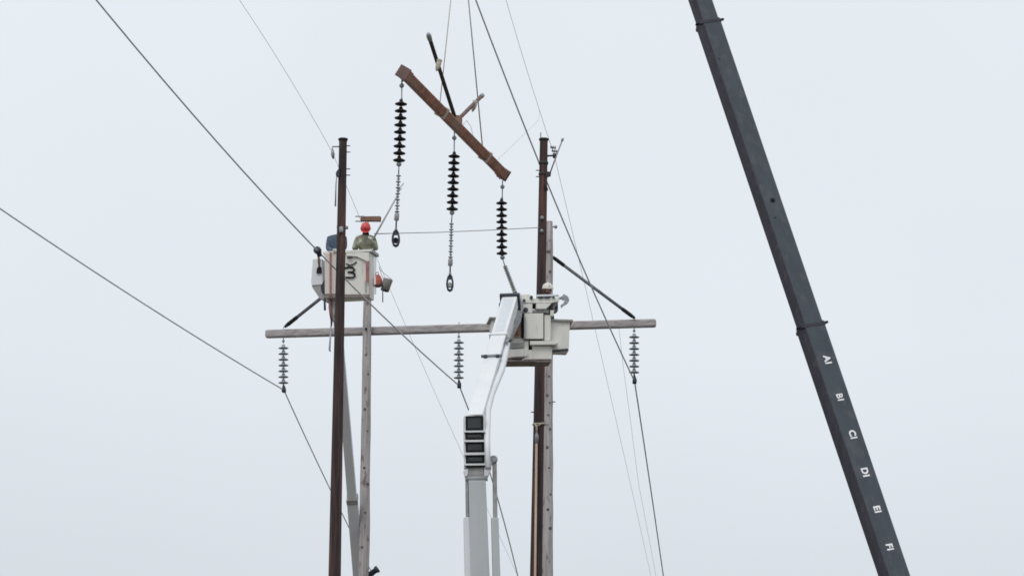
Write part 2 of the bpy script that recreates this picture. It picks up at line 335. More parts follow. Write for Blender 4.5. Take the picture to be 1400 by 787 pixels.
# right pole hardware
MB().tube(pts(YSR, (739.3, 194), (739.2, 182.5), (739.6, 181.5)), [.012, .012, .02], 6).build('lightning_rod', galv, pr)
br = MB().tube(pts(YSR, (747, 213.2), (759, 212.6)), .022, 6).build('shield_wire_bracket', slate, pr)
MB().lathe(P(758.4, 213, YSR), (0, 0, -1), [(-.06, .02), (-.05, .045), (.05, .045), (.06, .02)], 8).build('shield_wire_clamp', slate, br)
MB().tube(pts(YSR - .05, (751.8, 237), (769, 191)), .016, 8).lathe(P(769, 191, YSR - .05), (.3, 0, 1), [(-.04, .02), (-.02, .03), (.03, .03), (.04, .01)], 8).build('standoff_rod', galv, pr)
MB().prism(pts(YSR - .1, (746, 234), (753.5, 235), (753, 239), (749, 240.5), (746, 242.5)), V((0, .14, 0))).build('guy_bracket', rustdark, pr)
for (u, v) in ((756.5, 201.5), (758.5, 206.5)):
    MB().lathe(P(u, v, YSR + .1), (1, 0, -.15), [(-.07, .015), (-.055, .04), (-.03, .015), (-.01, .045), (.02, .02), (.05, .045), (.06, .012)], 10).build('spool_insulator', galv, pr)
for v in (238, 223):
    MB().lathe(P(743, v, YSR) , -dU, [(-.03, .108), (-.02, .112), (.02, .112), (.03, .108)], 14).build('pole_band', rustdark, pr)
for (u, v) in ((741, 298), (740.5, 316)):
    MB().lathe(P(u, v, YSR - .10), (0, -1, 0), [(0, .045), (.03, .045), (.03, .02), (.06, .02)], 8).build('bolt_head', galv, pr)
MB().prism(pts(YSR - .15, (746.5, 250), (749.5, 259), (748, 259.5), (745, 252)), V((0, .1, 0))).build('guy_bracket', rustdark, pr)

# shield wires
wire('shield_wire', [(327, 0), (385, 88), (425, 158)], [(488, 293), (535, 400), (585, 512), (628, 612)], P(455, 209.5, YSL - .04), .31, .08, .0048, thinw, 'thin shield wire clamped to the bracket of the left steel pole', 'wire', 'thin overhead shield wires')
wire('shield_wire', [(692, 0), (725, 110), (748, 185)], [(765, 240), (785, 330), (830, 520), (890, 787)], P(758, 213, YSR - .04), .31, .08, .0048, thinw, 'thin shield wire clamped to the bracket of the right steel pole', 'wire', 'thin overhead shield wires')
tag(MB().tube([P(846, 446, 87.5), P(852, 500, 89), P(860, 560, 92), P(873, 660, 98), P(897, 787, 107), P(930, 930, 118)], .004, 5).build('trailing_line', thinw), 'faint thin line trailing down behind the right conductor', 'rope')

# rope loop and pale stick on the right pole
sg = thing('rope_choker', P(736, 581, YSR - .2), 'cream rope choker tied round the right steel pole', 'rope')
MB().lathe(P(737, 580, YSR), -dU, [(-.014, .15), (0, .158), (.014, .15)], 14).build('loop', rope, sg)
MB().tube(pts(YSR - .2, (731, 578), (733.5, 583), (733.6, 592)), .022, 8).tube(pts(YSR - .2, (747, 579), (742, 578), (734, 582)), .02, 8).build('knot', rope, sg)
MB().tube(pts(YSR - .2, (733.6, 591), (733.8, 596), (733.7, 608)), [.02, .045, .03], 8).build('thimble', galv, sg)
sp = pts(YSR - .24, (733.4, 606), (731.6, 787)); dd = (sp[1] - sp[0]).normalized()
tag(MB().tube([sp[0], sp[1], sp[1] + dd * 8], .026, 8).build('handling_pole', tanw), 'pale wooden handling pole hanging along the right steel pole', 'pole')

# ---------------------------------------------------------------- suspended steel arm
YL = 71.9; eL = P(551.5, 99.5, YL)
lo_, hi_ = 74.0, 88.0
for _ in range(50):
    md = (lo_ + hi_) / 2
    if P(688.5, 238, md).z > eL.z: hi_ = md
    else: lo_ = md
eR = P(688.5, 238, lo_); bX = (eR - eL).normalized(); LB = (eR - eL).length
bH = V((bX.y, -bX.x, 0)); TW = math.radians(58)
bA = bH * math.cos(TW) + V((0, 0, 1)) * math.sin(TW); bB = -bH * math.sin(TW) + V((0, 0, 1)) * math.cos(TW)
print('beam', eL, eR, LB)
HB = 0.105
sa = thing('steel_crossarm', (eL + eR) / 2, 'brown steel crossarm hanging tilted in slings in mid air', 'crossarm')
MB().box((eL + eR) / 2, LB / 2, HB, HB, (bX, bA, bB)).build('beam', rustarm, sa, 0.035)
for e_, s_ in ((eL, -1), (eR, 1)):
    MB().box(e_ + bX * s_ * .012, .014, HB + .028, HB + .028, (bX, bA, bB)).build('end_plate', rustbrace, sa, 0.012)
    MB().box(e_ - bX * s_ * .16, .13, HB + .012, HB + .012, (bX, bA, bB)).build('end_sleeve', rustarm, sa, 0.03)
def bm_pt(t, a=0.0, b=0.0): return eL + bX * LB * t + bA * a + bB * b
for t in (.03, .36, .79, .96):
    p = bm_pt(t, 0, HB); MB().lathe(p, bB, [(-.01, .035), (.03, .035), (.03, .016), (.09, .016)], 8).build('bolt', slate, sa)
for t in (.02, .985):
    p = bm_pt(t, -HB, -.02); MB().lathe(p, -bA, [(-.01, .03), (.025, .03), (.025, .015), (.06, .015)], 8).build('bolt', galv, sa)
mid = bm_pt(.5)
for tp, m, lab in ((P(586.5, 50, (mid - bX * 2.25).y), rustdark, 'near black brace leaning up to the left'), (P(659, 131, (mid + bX * 2.2).y), rustbrace, 'brown brace leaning up to the right')):  # left brace: shade of its underside is put into the near black
    b0 = mid + V((0, 0, HB)); dd = (tp - b0).normalized(); Lb = (tp - b0).length
    br = MB().tube([b0 - dd * .02, b0 + dd * .25, tp - dd * .3, tp], [.040, .044, .044, .044], 10).build('brace', m, sa); tag(br, lab)
    MB().tube([tp - dd * .12, tp + dd * .02, tp + dd * .1], [.05, .058, .03], 8).build('brace_eye', galv, br)
MB().box(mid + V((0, 0, HB + .02)), .16, .1, .08, (bX, bH, V((0, 0, 1)))).build('brace_lug', rustarm, sa, .01)

# slings, hook block, hoist line
hook = P(629, -119, 76.4)
sl_ = thing('lifting_sling', hook, 'pair of rope slings running up from the hanging brown crossarm', 'sling')
for t, mids in ((.36, [(600.2, 85)]), (.80, [(650.2, 150)])):
    w_ = bm_pt(t); dn = (hook - w_); 
    top = bm_pt(t, HB * .6, HB)
    MB().tube([top, top + (hook - top) * .999], .016 if t > .5 else .012, 6).build('leg', ropeg if t > .5 else rope, sl_)
    rr = [(-HB - .02, -HB - .02), (HB + .02, -HB - .02), (HB + .02, HB + .02), (-HB - .02, HB + .02)]
    wr = MB().loft([[bm_pt(t, a_, b_) + bX * k for a_, b_ in rr] for k in (-.05, .05)])
    wr.build('wrap', rope, sl_, .01)
for (u, v, yy) in ((600, 86, 74.4), (649, 142, 77.6)):
    q = P(u, v, yy); MB().lathe(q, (.25, .1, 1), [(-.20, .012), (-.12, .05), (-.02, .06), (.03, .05), (.06, .068), (.09, .02)], 9).build('lashing', rope, sl_)
hb = thing('hook_block', hook + V((0, 0, .5)), 'dark crane hook block above the slings', 'hook')
MB().box(hook + V((0, 0, .75)), .18, .12, .35).build('cheek', slate, hb, .03)
ang = [math.radians(k) for k in range(-60, 241, 25)]
MB().tube([hook + V((0, 0, .4))] + [hook + V((math.cos(x) * .13, 0, math.sin(x) * .13 + .1)) for x in ang[::-1]], .035, 8).build('hook', slate, hb)

# dark insulator strings on the arm
DIG = 'dark insulator strings under the hanging arm'
def block(p, wpx, label, dark):
    k = 1.0 / pxm(p); o = thing('stringing_block', p, label, 'pulley', 'pulley blocks below the insulator strings')
    Wd = wpx * k / 2; Hh = 11 * k
    loop = [(0, 1), (.55, .75), (.95, .15), (1, -.35), (.6, -.85), (0, -1), (-.6, -.85), (-1, -.35), (-.95, .15), (-.55, .75)]
    for s_ in (-1, 1):
        c = [p + V((x * Wd, s_ * .05, z * Hh - Hh)) for x, z in loop]
        MB().tube(c + [c[0], c[1]], .022, 6).build('frame', slate, o)
    MB().lathe(p + V((0, -.05, -1.28 * Hh)), (0, 1, 0), [(0, Wd * .8), (.025, Wd * .82), (.05, Wd * .55), (.075, Wd * .82), (.1, Wd * .8)], 16).build('sheave', dark, o)
    MB().tube([p + V((0, 0, .04)), p - V((0, 0, .1))], .03, 8).build('swivel', galv, o)
    return o
for (Ydx, x0, pts_, lab, m2) in (
    (.03, 0, dict(top=(549.3, 113.5), rod=(549.2, 134), d0=(548.3, 142.4), d1=(545.6, 219.3), knob=(545.4, 225.3), s0=(545, 238), s1=(542.8, 291), sl=(542, 301), end=(541.4, 313)), 'longest dark insulator string, hanging nearest from the upper left arm end', black),
    (.5, 0, dict(top=(621.2, 185), rod=(621, 206), d0=(620.9, 213.9), d1=(618.2, 285.8), knob=(618, 291.5), s0=(617.3, 304), s1=(616, 353), sl=(615.6, 363), end=(615.3, 374)), 'dark insulator string hanging from the middle of the brown arm', steelmid),
    (.985, 0, dict(top=(687, 252), rod=(686.7, 269), d0=(685.8, 277.8), d1=(686.2, 346.4), knob=(687, 352.5), s0=(690, 363), s1=(703, 397), sl=(704.5, 400.5), end=(706, 404)), 'dark insulator string over the right bucket with its lower stick pulled aside', None)):
    y = bm_pt(Ydx).y; p = {k: P(*q, y) for k, q in pts_.items()}
    root = thing('insulator_string', p['end'], lab, 'insulator', DIG)
    st = (p['d1'] - p['d0']) / 8; f0 = p['d0'] - st.normalized() * .092
    discs(root, f0, st, 9, disc_dark)
    MB().tube([p['top'] + V((0, 0, .09)), p['top'], p['rod'], f0 + V((0, 0, -.01))], [.014, .014, .014, .04], 8).lathe(p['top'] - V((0, 0, .05)), (0, 0, -1), [(-.04, .02), (-.01, .05), (.03, .05), (.06, .02)], 8).build('clevis', galv, root)
    dd = (p['s1'] - p['s0']); Ls = dd.length
    MB().lathe(p['knob'] + V((0, 0, .06)), p['knob'] * 0 + V((0, 0, -1)), [(0, .02), (.03, .055), (.07, .055), (.1, .018)], 10).build('socket', galv, root)
    prof = []; nn = 13 if m2 else 14
    for i in range(nn):
        h = Ls * i / nn; rr = (.052 if i % 2 == 0 else .036) if m2 else .055
        prof += [(h, .017 if m2 else .03), (h + Ls / nn * .35, .018 if m2 else .032), (h + Ls / nn * .5, rr), (h + Ls / nn * .68, rr)]
    prof += [(Ls, .017)]
    MB().tube([p['knob'] + V((0, 0, .0)), p['s0']], .015, 6).lathe(p['s0'], dd, prof, 10).build('ribbed_stick', galv if m2 else steelmid, root)
    MB().tube([p['s1'], p['s1'] + (p['sl'] - p['s1']) * .15, p['sl'], p['sl'] + (p['end'] - p['sl']) * .1, p['end']], [.03, .05, .05, .018, .018], 8).build('sleeve', steelmid, root)
    if m2: block(p['end'] + V((0, 0, -.03)), 9 if m2 is black else 8, 'dark pulley block hanging on the longest insulator string' if m2 is black else 'open pulley block hanging on the middle dark insulator string', m2)

# tag lines
tag(MB().tube([bm_pt(.93, HB, HB), P(700, 199.5, 79.5), P(737, 164, 79.5), P(737.3, 151, 79.5)], .0026, 5).build('tag_line', thinw), 'faint tag line rising right from the far end of the brown arm', 'rope')
tag(MB().tube([bm_pt(.56, 0, HB), P(638, 165, 77), P(643.5, 173, 77.4), P(646.5, 184, 77.8), bm_pt(.73, 0, HB)], .005, 5).build('lashing_cord', ropeg), 'thin slack cord curving below the brown brace', 'rope')
tag(MB().tube([P(512, 319.5, 82.7), P(535, 319, 82.2), P(600, 317.5, 81), P(670, 314.5, 79.8), P(737, 311, YSR - .12)], [.015, .011, .009, .009, .009], 6).build('hand_line', thinw), 'thin horizontal line from the left bucket to the right steel pole', 'rope')

# ---------------------------------------------------------------- left aerial lift
LX, LY, LZ = frame(math.radians(-15))
YB = 82.9
o0 = P(505, 405, YB)                      # front right bottom corner of the bucket
def LP(u, v, dn=0.0): return hit(u, v, o0 - LY * 0 + LY * dn, LY)
ll = thing('aerial_lift', (P(489, 770, 89.1).x + .3, 90.5, 0), 'left aerial lift, pale boom rising behind the left steel pole', 'bucket lift', 'aerial lifts holding line workers')
wB = (LP(444, 405) - o0).length; dB = .5; hB = (LP(505, 341.8) - o0).z
c0 = o0 - LX * wB
def bucket_mesh(c0, X, Y, Z, w_, d_, h_, th=.04, tap=.03):
    ob = [c0 + X * tap + Y * tap, c0 + X * (w_ - tap) + Y * tap, c0 + X * (w_ - tap) + Y * (d_ - tap), c0 + X * tap + Y * (d_ - tap)]
    ot = [c0 + Z * h_, c0 + X * w_ + Z * h_, c0 + X * w_ + Y * d_ + Z * h_, c0 + Y * d_ + Z * h_]
    it = [c0 + X * th + Y * th + Z * h_, c0 + X * (w_ - th) + Y * th + Z * h_, c0 + X * (w_ - th) + Y * (d_ - th) + Z * h_, c0 + X * th + Y * (d_ - th) + Z * h_]
    ib = [p + (sum(ob, V((0, 0, 0))) / 4 - p) * .08 + Z * .08 for p in ob]
    m = MB(); m.loft([ob, ot, it, ib]); return m
bk = bucket_mesh(c0, LX, LY, LZ, wB, dB, hB).build('bucket', bucketm, ll, .012); ORG[bk] = ORG[ll]
# lip round the rim: four rails butted
def rail(c, X, Y, Z, hx, hy, hz, name, m, par, bev=.008): return MB().box(c, hx, hy, hz, (X, Y, Z)).build(name, m, par, bev)
zc = LZ * (hB - .02)
rail(c0 + LX * wB / 2 - LY * .026 + zc, LX, LY, LZ, wB / 2 + .05, .028, .03, 'rim', bucketm, bk)
rail(c0 + LX * wB / 2 + LY * (dB + .026) + zc, LX, LY, LZ, wB / 2 + .05, .028, .03, 'rim', bucketm, bk)
rail(c0 - LX * .026 + LY * dB / 2 + zc, LX, LY, LZ, .028, dB / 2, .03, 'rim', bucketm, bk)
rail(c0 + LX * (wB + .03) + LY * dB / 2 + zc, LX, LY, LZ, .032, dB / 2, .035, 'rim', steelmid, bk)
# pinkish left panel with dark joints
def lface(uv, th, m, name, par, out=.0):
    return MB().prism([LP(u, v, -out) for u, v in uv], -LY * th).build(name, m, par)
lface([(444.5, 347), (461, 347), (461, 402), (445, 402)], .05, bucketp, 'side_panel', bk, .02)
lface([(451, 345), (453.4, 345), (453.2, 404), (451, 404)], .03, hosered, 'hose', bk, .075)
lface([(500.5, 359), (504.6, 358), (504.6, 385), (500.8, 385)], .03, hosered, 'strap', bk, .02)
lface([(499, 384), (500.6, 384), (500.8, 400), (499.6, 400)], .02, steelmid, 'strap_tail', bk, .02)
lface([(474, 349.8), (489, 351), (503, 357.6), (505, 357), (505, 345.5), (474, 344.5)], .035, bucketm, 'cover_flap', bk, .012)
lface([(474.5, 351.5), (481.5, 350.8), (481.5, 353.2), (475, 354)], .012, rustdark, 'latch', bk, .05)
lface([(444.6, 402.8), (505.4, 402.8), (505.4, 407.4), (446, 407.4)], .06, traym, 'underside_band', bk, .012)  # brown band painted for the shaded bottom of the bucket
lface([(511.6, 352), (514.4, 352), (514.2, 402), (511.6, 402)], .03, white, 'corner_rail', bk, -.04)
# black lettering on the bucket
def stroke(uv, wpx, name, m, par, out):
    pts_ = [LP(u, v, -out) for u, v in uv]; hw = wpx / 2 / pxm(pts_[0]); mb = MB()
    L_, R_ = [], []
    for i, p in enumerate(pts_):
        t = (pts_[min(i + 1, len(pts_) - 1)] - pts_[max(i - 1, 0)]).normalized(); nn = t.cross(LY).normalized()
        L_.append(p + nn * hw); R_.append(p - nn * hw)
    k = len(pts_); vs = L_ + R_ + [q - LY * .004 for q in L_ + R_]
    fs = []
    for i in range(k - 1):
        fs += [(i, i + 1, k + i + 1, k + i), (2 * k + i, 2 * k + i + 1, 3 * k + i + 1, 3 * k + i), (i, i + 1, 2 * k + i + 1, 2 * k + i), (k + i, k + i + 1, 3 * k + i + 1, 3 * k + i)]
    fs += [(0, k, 3 * k, 2 * k), (k - 1, 2 * k - 1, 4 * k - 1, 3 * k - 1)]
    return mb.add(vs, fs).build(name, m, par)
stroke([(471.5, 366.6), (476, 365), (482, 365.6), (484.8, 368.6), (482, 371.6), (475, 371.9)], 2.7, 'lettering', black, bk, .012)
stroke([(479.5, 371.9), (484.5, 373.6), (485.4, 376.6), (482.6, 379.2), (472, 379.4)], 2.7, 'lettering', black, bk, .014)
stroke([(473, 360.2), (478, 362.6), (483, 361.2), (487.5, 357.8)], 1.8, 'lettering', black, bk, .012)
# tilt bracket and boom tip left of the bucket
tb = MB().prism([LP(u, v, .10) for u, v in [(427.5, 354), (440, 353.4), (441.5, 389), (426, 390), (425.2, 386)]], LY * .4).build('tilt_housing', white, ll, .015)
tb2 = MB().prism([LP(u, v, .12) for u, v in [(426, 390.5), (441.5, 389.5), (444, 396), (452, 406), (450, 414), (444, 411), (437, 408), (427, 393)]], LY * .34).build('tilt_arm', steelmid, ll, .015)
lface([(434, 366), (439.5, 365), (440, 373), (433, 373.5)], .03, black, 'socket_hole', tb, -.085)
lface([(438.5, 392), (444, 382), (444.5, 403), (440.5, 400)], .02, rustdark, 'gap_shade', tb2, -.1)  # dark sheet paints the shade in the gap beside the bucket
MB().tube([LP(436.3, 346, .05), LP(436.3, 366, .05)], .02, 8).build('control_rod', brownwood, tb)
MB().prism([LP(u, v, .1) for u, v in [(449, 406), (463, 406), (463, 428), (456, 431), (455.5, 438), (452.5, 438), (450, 424)]], LY * .3).build('boom_tip', steelmid, ll, .012)
MB().tube([LP(451.3, 403, .06), LP(451, 420, .06), LP(453, 436, .06)], [.03, .034, .03], 8).build('hose', hosered, ll)
MB().tube([LP(443.6, 407, .1), LP(444.3, 424, .1)], .026, 8).build('hose', slate, ll)
MB().tube([LP(453.4, 437, .1), LP(453, 446, .1)], [.03, .018], 8).build('swivel', slate, ll)
MB().tube([LP(452.6, 445, .1), LP(450.6, 478, .1), LP(451.6, 480, .1)], [.022, .026, .02], 6).build('hanging_hose', galv, ll)
p0, p1 = P(460, 420, 84.2), P(489, 770, 89.1); dd = (p1 - p0).normalized(); base = p0 + dd * ((p0.z - 2.2) / -dd.z)
sX = V((1, 0, 0)); sX = (sX - dd * sX.dot(dd)).normalized(); sY = dd.cross(sX)
def boom_box(p0, p1, wx0, wy0, wx1, wy1, X, Y):
    q = [(-1, -1), (1, -1), (1, 1), (-1, 1)]
    return MB().loft([[p0 + X * a * wx0 + Y * b * wy0 for a, b in q], [p1 + X * a * wx1 + Y * b * wy1 for a, b in q]])
jn = p0 + (p1 - p0) * .78
boom_box(p0, jn, .095, .10, .115, .13, sX, sY).build('upper_boom', white, ll, .02)
boom_box(jn - dd * .3, base, .13, .15, .16, .19, sX, sY).build('lower_boom', white, ll, .02)
boom_box(jn - dd * .36, jn - dd * .22, .14, .16, .14, .16, sX, sY).build('boom_collar', steelmid, ll, .01)
# rod and hung tools on the right side
tag(MB().tube([LP(523.2, 392, -.1), LP(523.3, 413, -.1)], .014, 6).tube([LP(522, 384, -.1), LP(523.2, 393, -.1)], .02, 6).build('hanging_rod', slate), 'short dark rod hanging below the red bag at the left bucket', 'rod')
rb = thing('tool_bag', LP(514, 391, .05), 'faded red tool bag hung on right side of left bucket', 'bag')
bagc = LP(516, 384, .1)
MB().loft([[bagc + V((math.cos(k) * r_ * 1.15, math.sin(k) * r_ * .8, z)) for k in [i * math.pi / 5 for i in range(10)]] for z, r_ in ((-.15, .065), (-.12, .095), (.03, .10), (.11, .07), (.15, .035))], True).build('bag', redbag, rb)
MB().tube([LP(513, 379, .02), LP(513.5, 373.5, .02), LP(516.5, 371.5, .02), LP(518.5, 378, .02)], .012, 6).build('strap', redbag, rb)
MB().box(LP(516.5, 390, .02), .085, .03, .02).build('base', rustdark, rb, .008)
pa = thing('canvas_pail', LP(524, 397, .05), 'grey canvas pail tilted beside the red tool bag', 'bucket')
ax = V((.28, 0, 1)).normalized(); pc = LP(526, 397, .1)
MB().lathe(pc, ax, [(0, .08), (.0, .10), (.26, .115), (.27, .12), (.285, .115), (.28, .10), (.03, .085), (.03, .01)], 16).build('body', pailm, pa)
MB().lathe(pc - ax * .005, ax, [(-.01, .08), (0, .104), (.025, .106), (.03, .1)], 16).build('base_band', slate, pa)
MB().tube([pc + ax * .27 + V((-.1, 0, 0)), LP(521, 374, .1), LP(518, 364, .1), LP(521, 370, .1), pc + ax * .27 + V((.1, 0, 0))], .007, 5).build('handle', ropeg, pa)
# wooden bracket held over the red helmet
wb = thing('wooden_bracket', LP(503, 312, .35), 'short brown wooden block with two prongs above the red helmet', 'tool')
MB().prism([LP(u, v, .3) for u, v in [(493, 295.6), (519.5, 295.2), (519, 302), (492.5, 301.6)]], LY * .12).build('block', brownwood, wb, .01)
for v in (295.8, 302.4): MB().tube([LP(486, v, .34), LP(498, v, .34)], .016, 6).build('prong', galv, wb)
MB().tube([LP(503.2, 301, .36), LP(503.2, 330, .36)], .016, 6).build('stick', hosered, wb)
# clamp on the conductor by the bucket
cn = V((1, -.31, 0)).normalized(); q = hit(434.8, 343, GI[1], cn)
cl = thing('wire_clamp', q, 'dark clamp gripping the conductor at top left of the left bucket', 'clamp')
MB().lathe(q + V((-.03, -.06, .02)), (.3, 1, -.1), [(0, .05), (.02, .085), (.1, .085), (.12, .05)], 12).build('jaw', slate, cl)
MB().box(q + V((.03, 0, -.07)), .05, .05, .05).build('body', black, cl, .015)
MB().tube([q + V((.0, 0, -.1)), q + V((.02, 0, -.3))], .016, 6).build('eye_rod', brownwood, cl)
# dark stub low on the left grey pole
q = P(508, 783, YPL); 
tag(MB().lathe(q, V((.62, -.1, .45)), [(-.1, .07), (.13, .07), (.13, .09), (.2, .09), (.2, .06), (.17, .06)], 12).build('lamp_stub', slate), 'dark cylindrical stub sticking out low on the left grey pole', 'fitting')

# ---------------------------------------------------------------- right aerial lift
rl = thing('aerial_lift', (P(652, 787, 69.5).x, 68.5, 0), 'right aerial lift, white boom with dark stacked openings', 'bucket lift', 'aerial lifts holding line workers')
RX, RY, RZ = frame(math.radians(6))
r0 = P(754, 478, 76.0)
def RP(u, v, dn=0.0): return hit(u, v, r0 + RY * dn, RY)
def rface(uv, dn, th, m, name, par, bev=.006): return MB().prism([RP(u, v, dn) for u, v in uv], RY * th).build(name, m, par, bev)
# twin bucket
bc = RP(672, 476, .12); bw = (RP(779, 476, .12) - bc).length; bh = RP(754, 434, .12).z - RP(754, 476, .12).z
rb_ = bucket_mesh(bc, RX, RY, RZ, bw, .52, bh, .04, .02).build('bucket', bucketm, rl, .015); ORG[rb_] = ORG[rl]
zc = RZ * (bh - .02)
rail(bc + RX * bw / 2 - RY * .03 + zc, RX, RY, RZ, bw / 2 + .06, .03, .022, 'rim', steelmid, rb_)
rail(bc + RX * bw / 2 + RY * .55 + zc, RX, RY, RZ, bw / 2 + .06, .03, .022, 'rim', steelmid, rb_)
for s_ in (-1, 1): rail(bc + RX * (bw / 2 + s_ * (bw / 2 + .03)) + RY * .26 + zc, RX, RY, RZ, .03, .26, .022, 'rim', steelmid, rb_)
rface([(716.5, 428), (743, 428), (743, 463), (717, 463)], -.12, .2, bucketm, 'front_panel', rb_, .015)
rface([(744.2, 430), (753.2, 430.5), (753.2, 465.5), (744.2, 465.5)], -.04, .13, bucketm, 'corner_post', rb_, .02)
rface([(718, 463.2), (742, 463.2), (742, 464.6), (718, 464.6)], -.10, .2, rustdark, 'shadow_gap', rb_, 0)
rface([(724.5, 465.8), (760, 465.8), (764, 468), (760, 470.6), (725, 471)], -.14, .3, bucketm, 'step_ledge', rb_, .01)
rface([(717, 465), (722.6, 465), (722.6, 478), (728, 478), (728, 491), (717, 491)], -.06, .2, bucketm, 'mount_plate', rl, .008)
rface([(727.5, 472.5), (752, 472.5), (755, 476), (754.5, 491), (727.5, 491)], -.04, .3, bucketm, 'mount_block', rl, .02)
rface([(722.8, 465), (725.6, 465), (725.6, 472), (729, 472), (729, 477.6), (722.8, 477.6)], .0, .1, black, 'mount_recess', rl, 0)
rface([(698, 463), (716.5, 461), (716.5, 489), (694, 489), (696, 470)], -.02, .25, bucketm, 'pivot_housing', rl, .02)
rface([(696, 469), (715, 468), (715.5, 475), (697, 476)], -.08, .08, steelmid, 'pivot_cover', rl, .01)
rface([(697, 477.5), (722, 476.5), (722, 486.5), (699, 488)], -.10, .12, bucketm, 'pivot_plate', rl, .01)
rface([(691.5, 491.6), (734, 491.6), (734, 493.6), (691.5, 494)], -.05, .6, traym, 'floor_tray', rl, .006)
rface([(729, 491.8), (753, 491.8), (753.5, 494.6), (729, 495)], -.02, .5, traym, 'pole_guard', rl, .006)
rface([(751, 478.3), (776, 476), (777.5, 477.8), (752, 481)], .0, .1, slate, 'underside_strip', rb_, 0)  # dark strip along the bottom edge of the bucket
rface([(716.8, 433), (719, 433), (719, 462), (716.8, 462)], -.2, .05, steelmid, 'edge_trim', rb_, 0)
rface([(713.2, 420), (715.9, 420), (715.9, 462), (713.2, 462)], -.05, .05, black, 'hose', rl, 0)
# tool bag in the gap between boom and panel
tbg = thing('tool_bag', RP(709, 462, .0), 'beige tool pouch with red straps between white boom and bucket panel', 'bag')
rface([(704, 448), (708, 441), (712.8, 438), (713, 462), (701.5, 461)], .02, .08, tanw, 'pouch', tbg, .02)
MB().tube([RP(703.5, 448, -.02), RP(706, 452, -.02), RP(704.5, 459, -.02)], .018, 6).tube([RP(706.5, 450, -.03), RP(708.5, 458, -.03)], .014, 6).build('strap', redbag, tbg)
MB().tube([RP(708, 441, -.02), RP(711, 437, -.02)], .035, 6).build('cuff', glove, tbg)
# winch beam and jib on top
wn = MB().prism([RP(u, v, -.1) for u, v in [(712, 408.6), (762, 406.4), (765.5, 409), (763.5, 412), (752, 414.4), (713, 414.2)]], RY * .22).build('jib_beam', bucketm, rl, .015); ORG[wn] = ORG[rl]
rface([(712.5, 402.5), (721.5, 402), (727, 403), (727, 408.4), (712.5, 408.4)], -.04, .3, bucketm, 'jib_head', wn, .01)
rface([(715, 415), (728, 415), (728, 427.5), (715, 427.5)], -.1, .28, bucketm, 'winch_side', wn, .015)
rface([(733, 414.8), (754, 414.8), (749, 420), (746, 422.5), (733, 422)], -.14, .3, bucketm, 'winch_drum_cover', wn, .02)
rface([(728.3, 414.5), (732.8, 414.5), (732.8, 419.8), (728.3, 419.8)], -.02, .2, black, 'winch_gap', wn, 0)
rface([(749.5, 416), (757, 415), (763, 413), (758, 420), (757.6, 428), (753, 428), (749.5, 424)], .0, .22, steelmid, 'winch_bracket', wn, .01)
rface([(750.5, 417), (756, 416), (756.5, 423), (751, 423)], -.03, .025, rustdark, 'bracket_hole', wn, 0)
rface([(728.5, 423), (750, 423.4), (750, 427.6), (728.5, 426.6)], -.06, .2, steelmid, 'winch_rail', wn, .008)
rface([(752.6, 424), (757.4, 424), (757.4, 431.4), (752.6, 431.4)], -.08, .15, bucketm, 'winch_foot', wn, .008)
for (u, v, r_) in ((726.6, 406.4, .035), (718.8, 423.2, .05), (716.5, 410.4, .03)):
    MB().lathe(RP(u, v, -.12), -RY, [(-.06, r_), (.02, r_), (.03, r_ * .7)], 12).build('pin', slate, wn)
for u0, u1 in ((736, 743), (744.5, 752.2), (755.5, 758.5)):
    rface([(u0, 405), (u1, 404.6), (u1, 406.6), (u0, 407)], -.14, .05, slate, 'control_lever', wn, 0)
rface([(734, 402.6), (764, 402), (764, 404), (734, 404.8)], .05, .1, white, 'top_rail', wn, .006)
MB().tube([RP(763, 408, -.02), RP(768, 407, -.02)], .03, 8).build('jib_neck', galv, wn)
MB().loft([[RP(u, v, dn) for u, v in [(767, 406), (771, 401.6), (777, 405.5), (778.4, 411), (775, 416), (770, 418.6), (767.2, 421.6), (766, 417.5), (770.4, 414), (772, 410.6), (768.5, 411)]] for dn in (-.05, .05)]).build('jib_hook', galv, wn)
# upper boom
panelm = mat('pale blue grey panel', (0.60, 0.64, 0.68), (0.55, 0.59, 0.63), 0.4, 0.0, (6, 6, 2))
u0_, u1_ = P(651, 572, 70.2), P(697.5, 413, 75.2); dd = (u1_ - u0_).normalized()
vw = (CAM - (u0_ + u1_) / 2).normalized(); bn = (vw - dd * vw.dot(dd)).normalized(); bs = dd.cross(bn)
if bs.dot(rt) < 0: bs = -bs
th_ = math.radians(20); n2 = bn * math.cos(th_) - bs * math.sin(th_); s2 = bs * math.cos(th_) + bn * math.sin(th_)
ub = boom_box(u0_ - dd * .1, u1_, .155, .14, .165, .135, s2, n2).build('upper_boom', white, rl, .02); ORG[ub] = ORG[rl]
MB().box(u1_ + dd * .02, .215, .19, .04, (s2, n2, dd)).build('end_collar', slate, ub, .01)
MB().prism([RP(u, v, -.32) for u, v in [(683.2, 413), (687.4, 413), (685.4, 426), (683.6, 430)]], RY * .2).build('end_guard', slate, ub)
MB().prism([RP(u, v, -.15) for u, v in [(691, 401), (712, 400), (712, 411), (690.4, 411.6)]], RY * .2).build('tip_cover', white, ub, .02)
MB().prism([RP(u, v, -.25) for u, v in [(709.5, 413), (715, 410), (715.5, 422), (712, 440), (706, 452), (701, 464), (697.5, 464), (704, 444)]], RY * .25).build('leveling_link', galv, ub, .01)
def on_boom(v):         # point on the upper boom axis at photo row v
    t = (v - 572) / (413 - 572.0); return u0_ + (u1_ - u0_) * t
k = on_boom(468); MB().box(k, .195, .165, .035, (s2, n2, dd)).build('boom_band', white, ub, .01)
pm_ = MB(); a_, b_ = on_boom(463), on_boom(418)
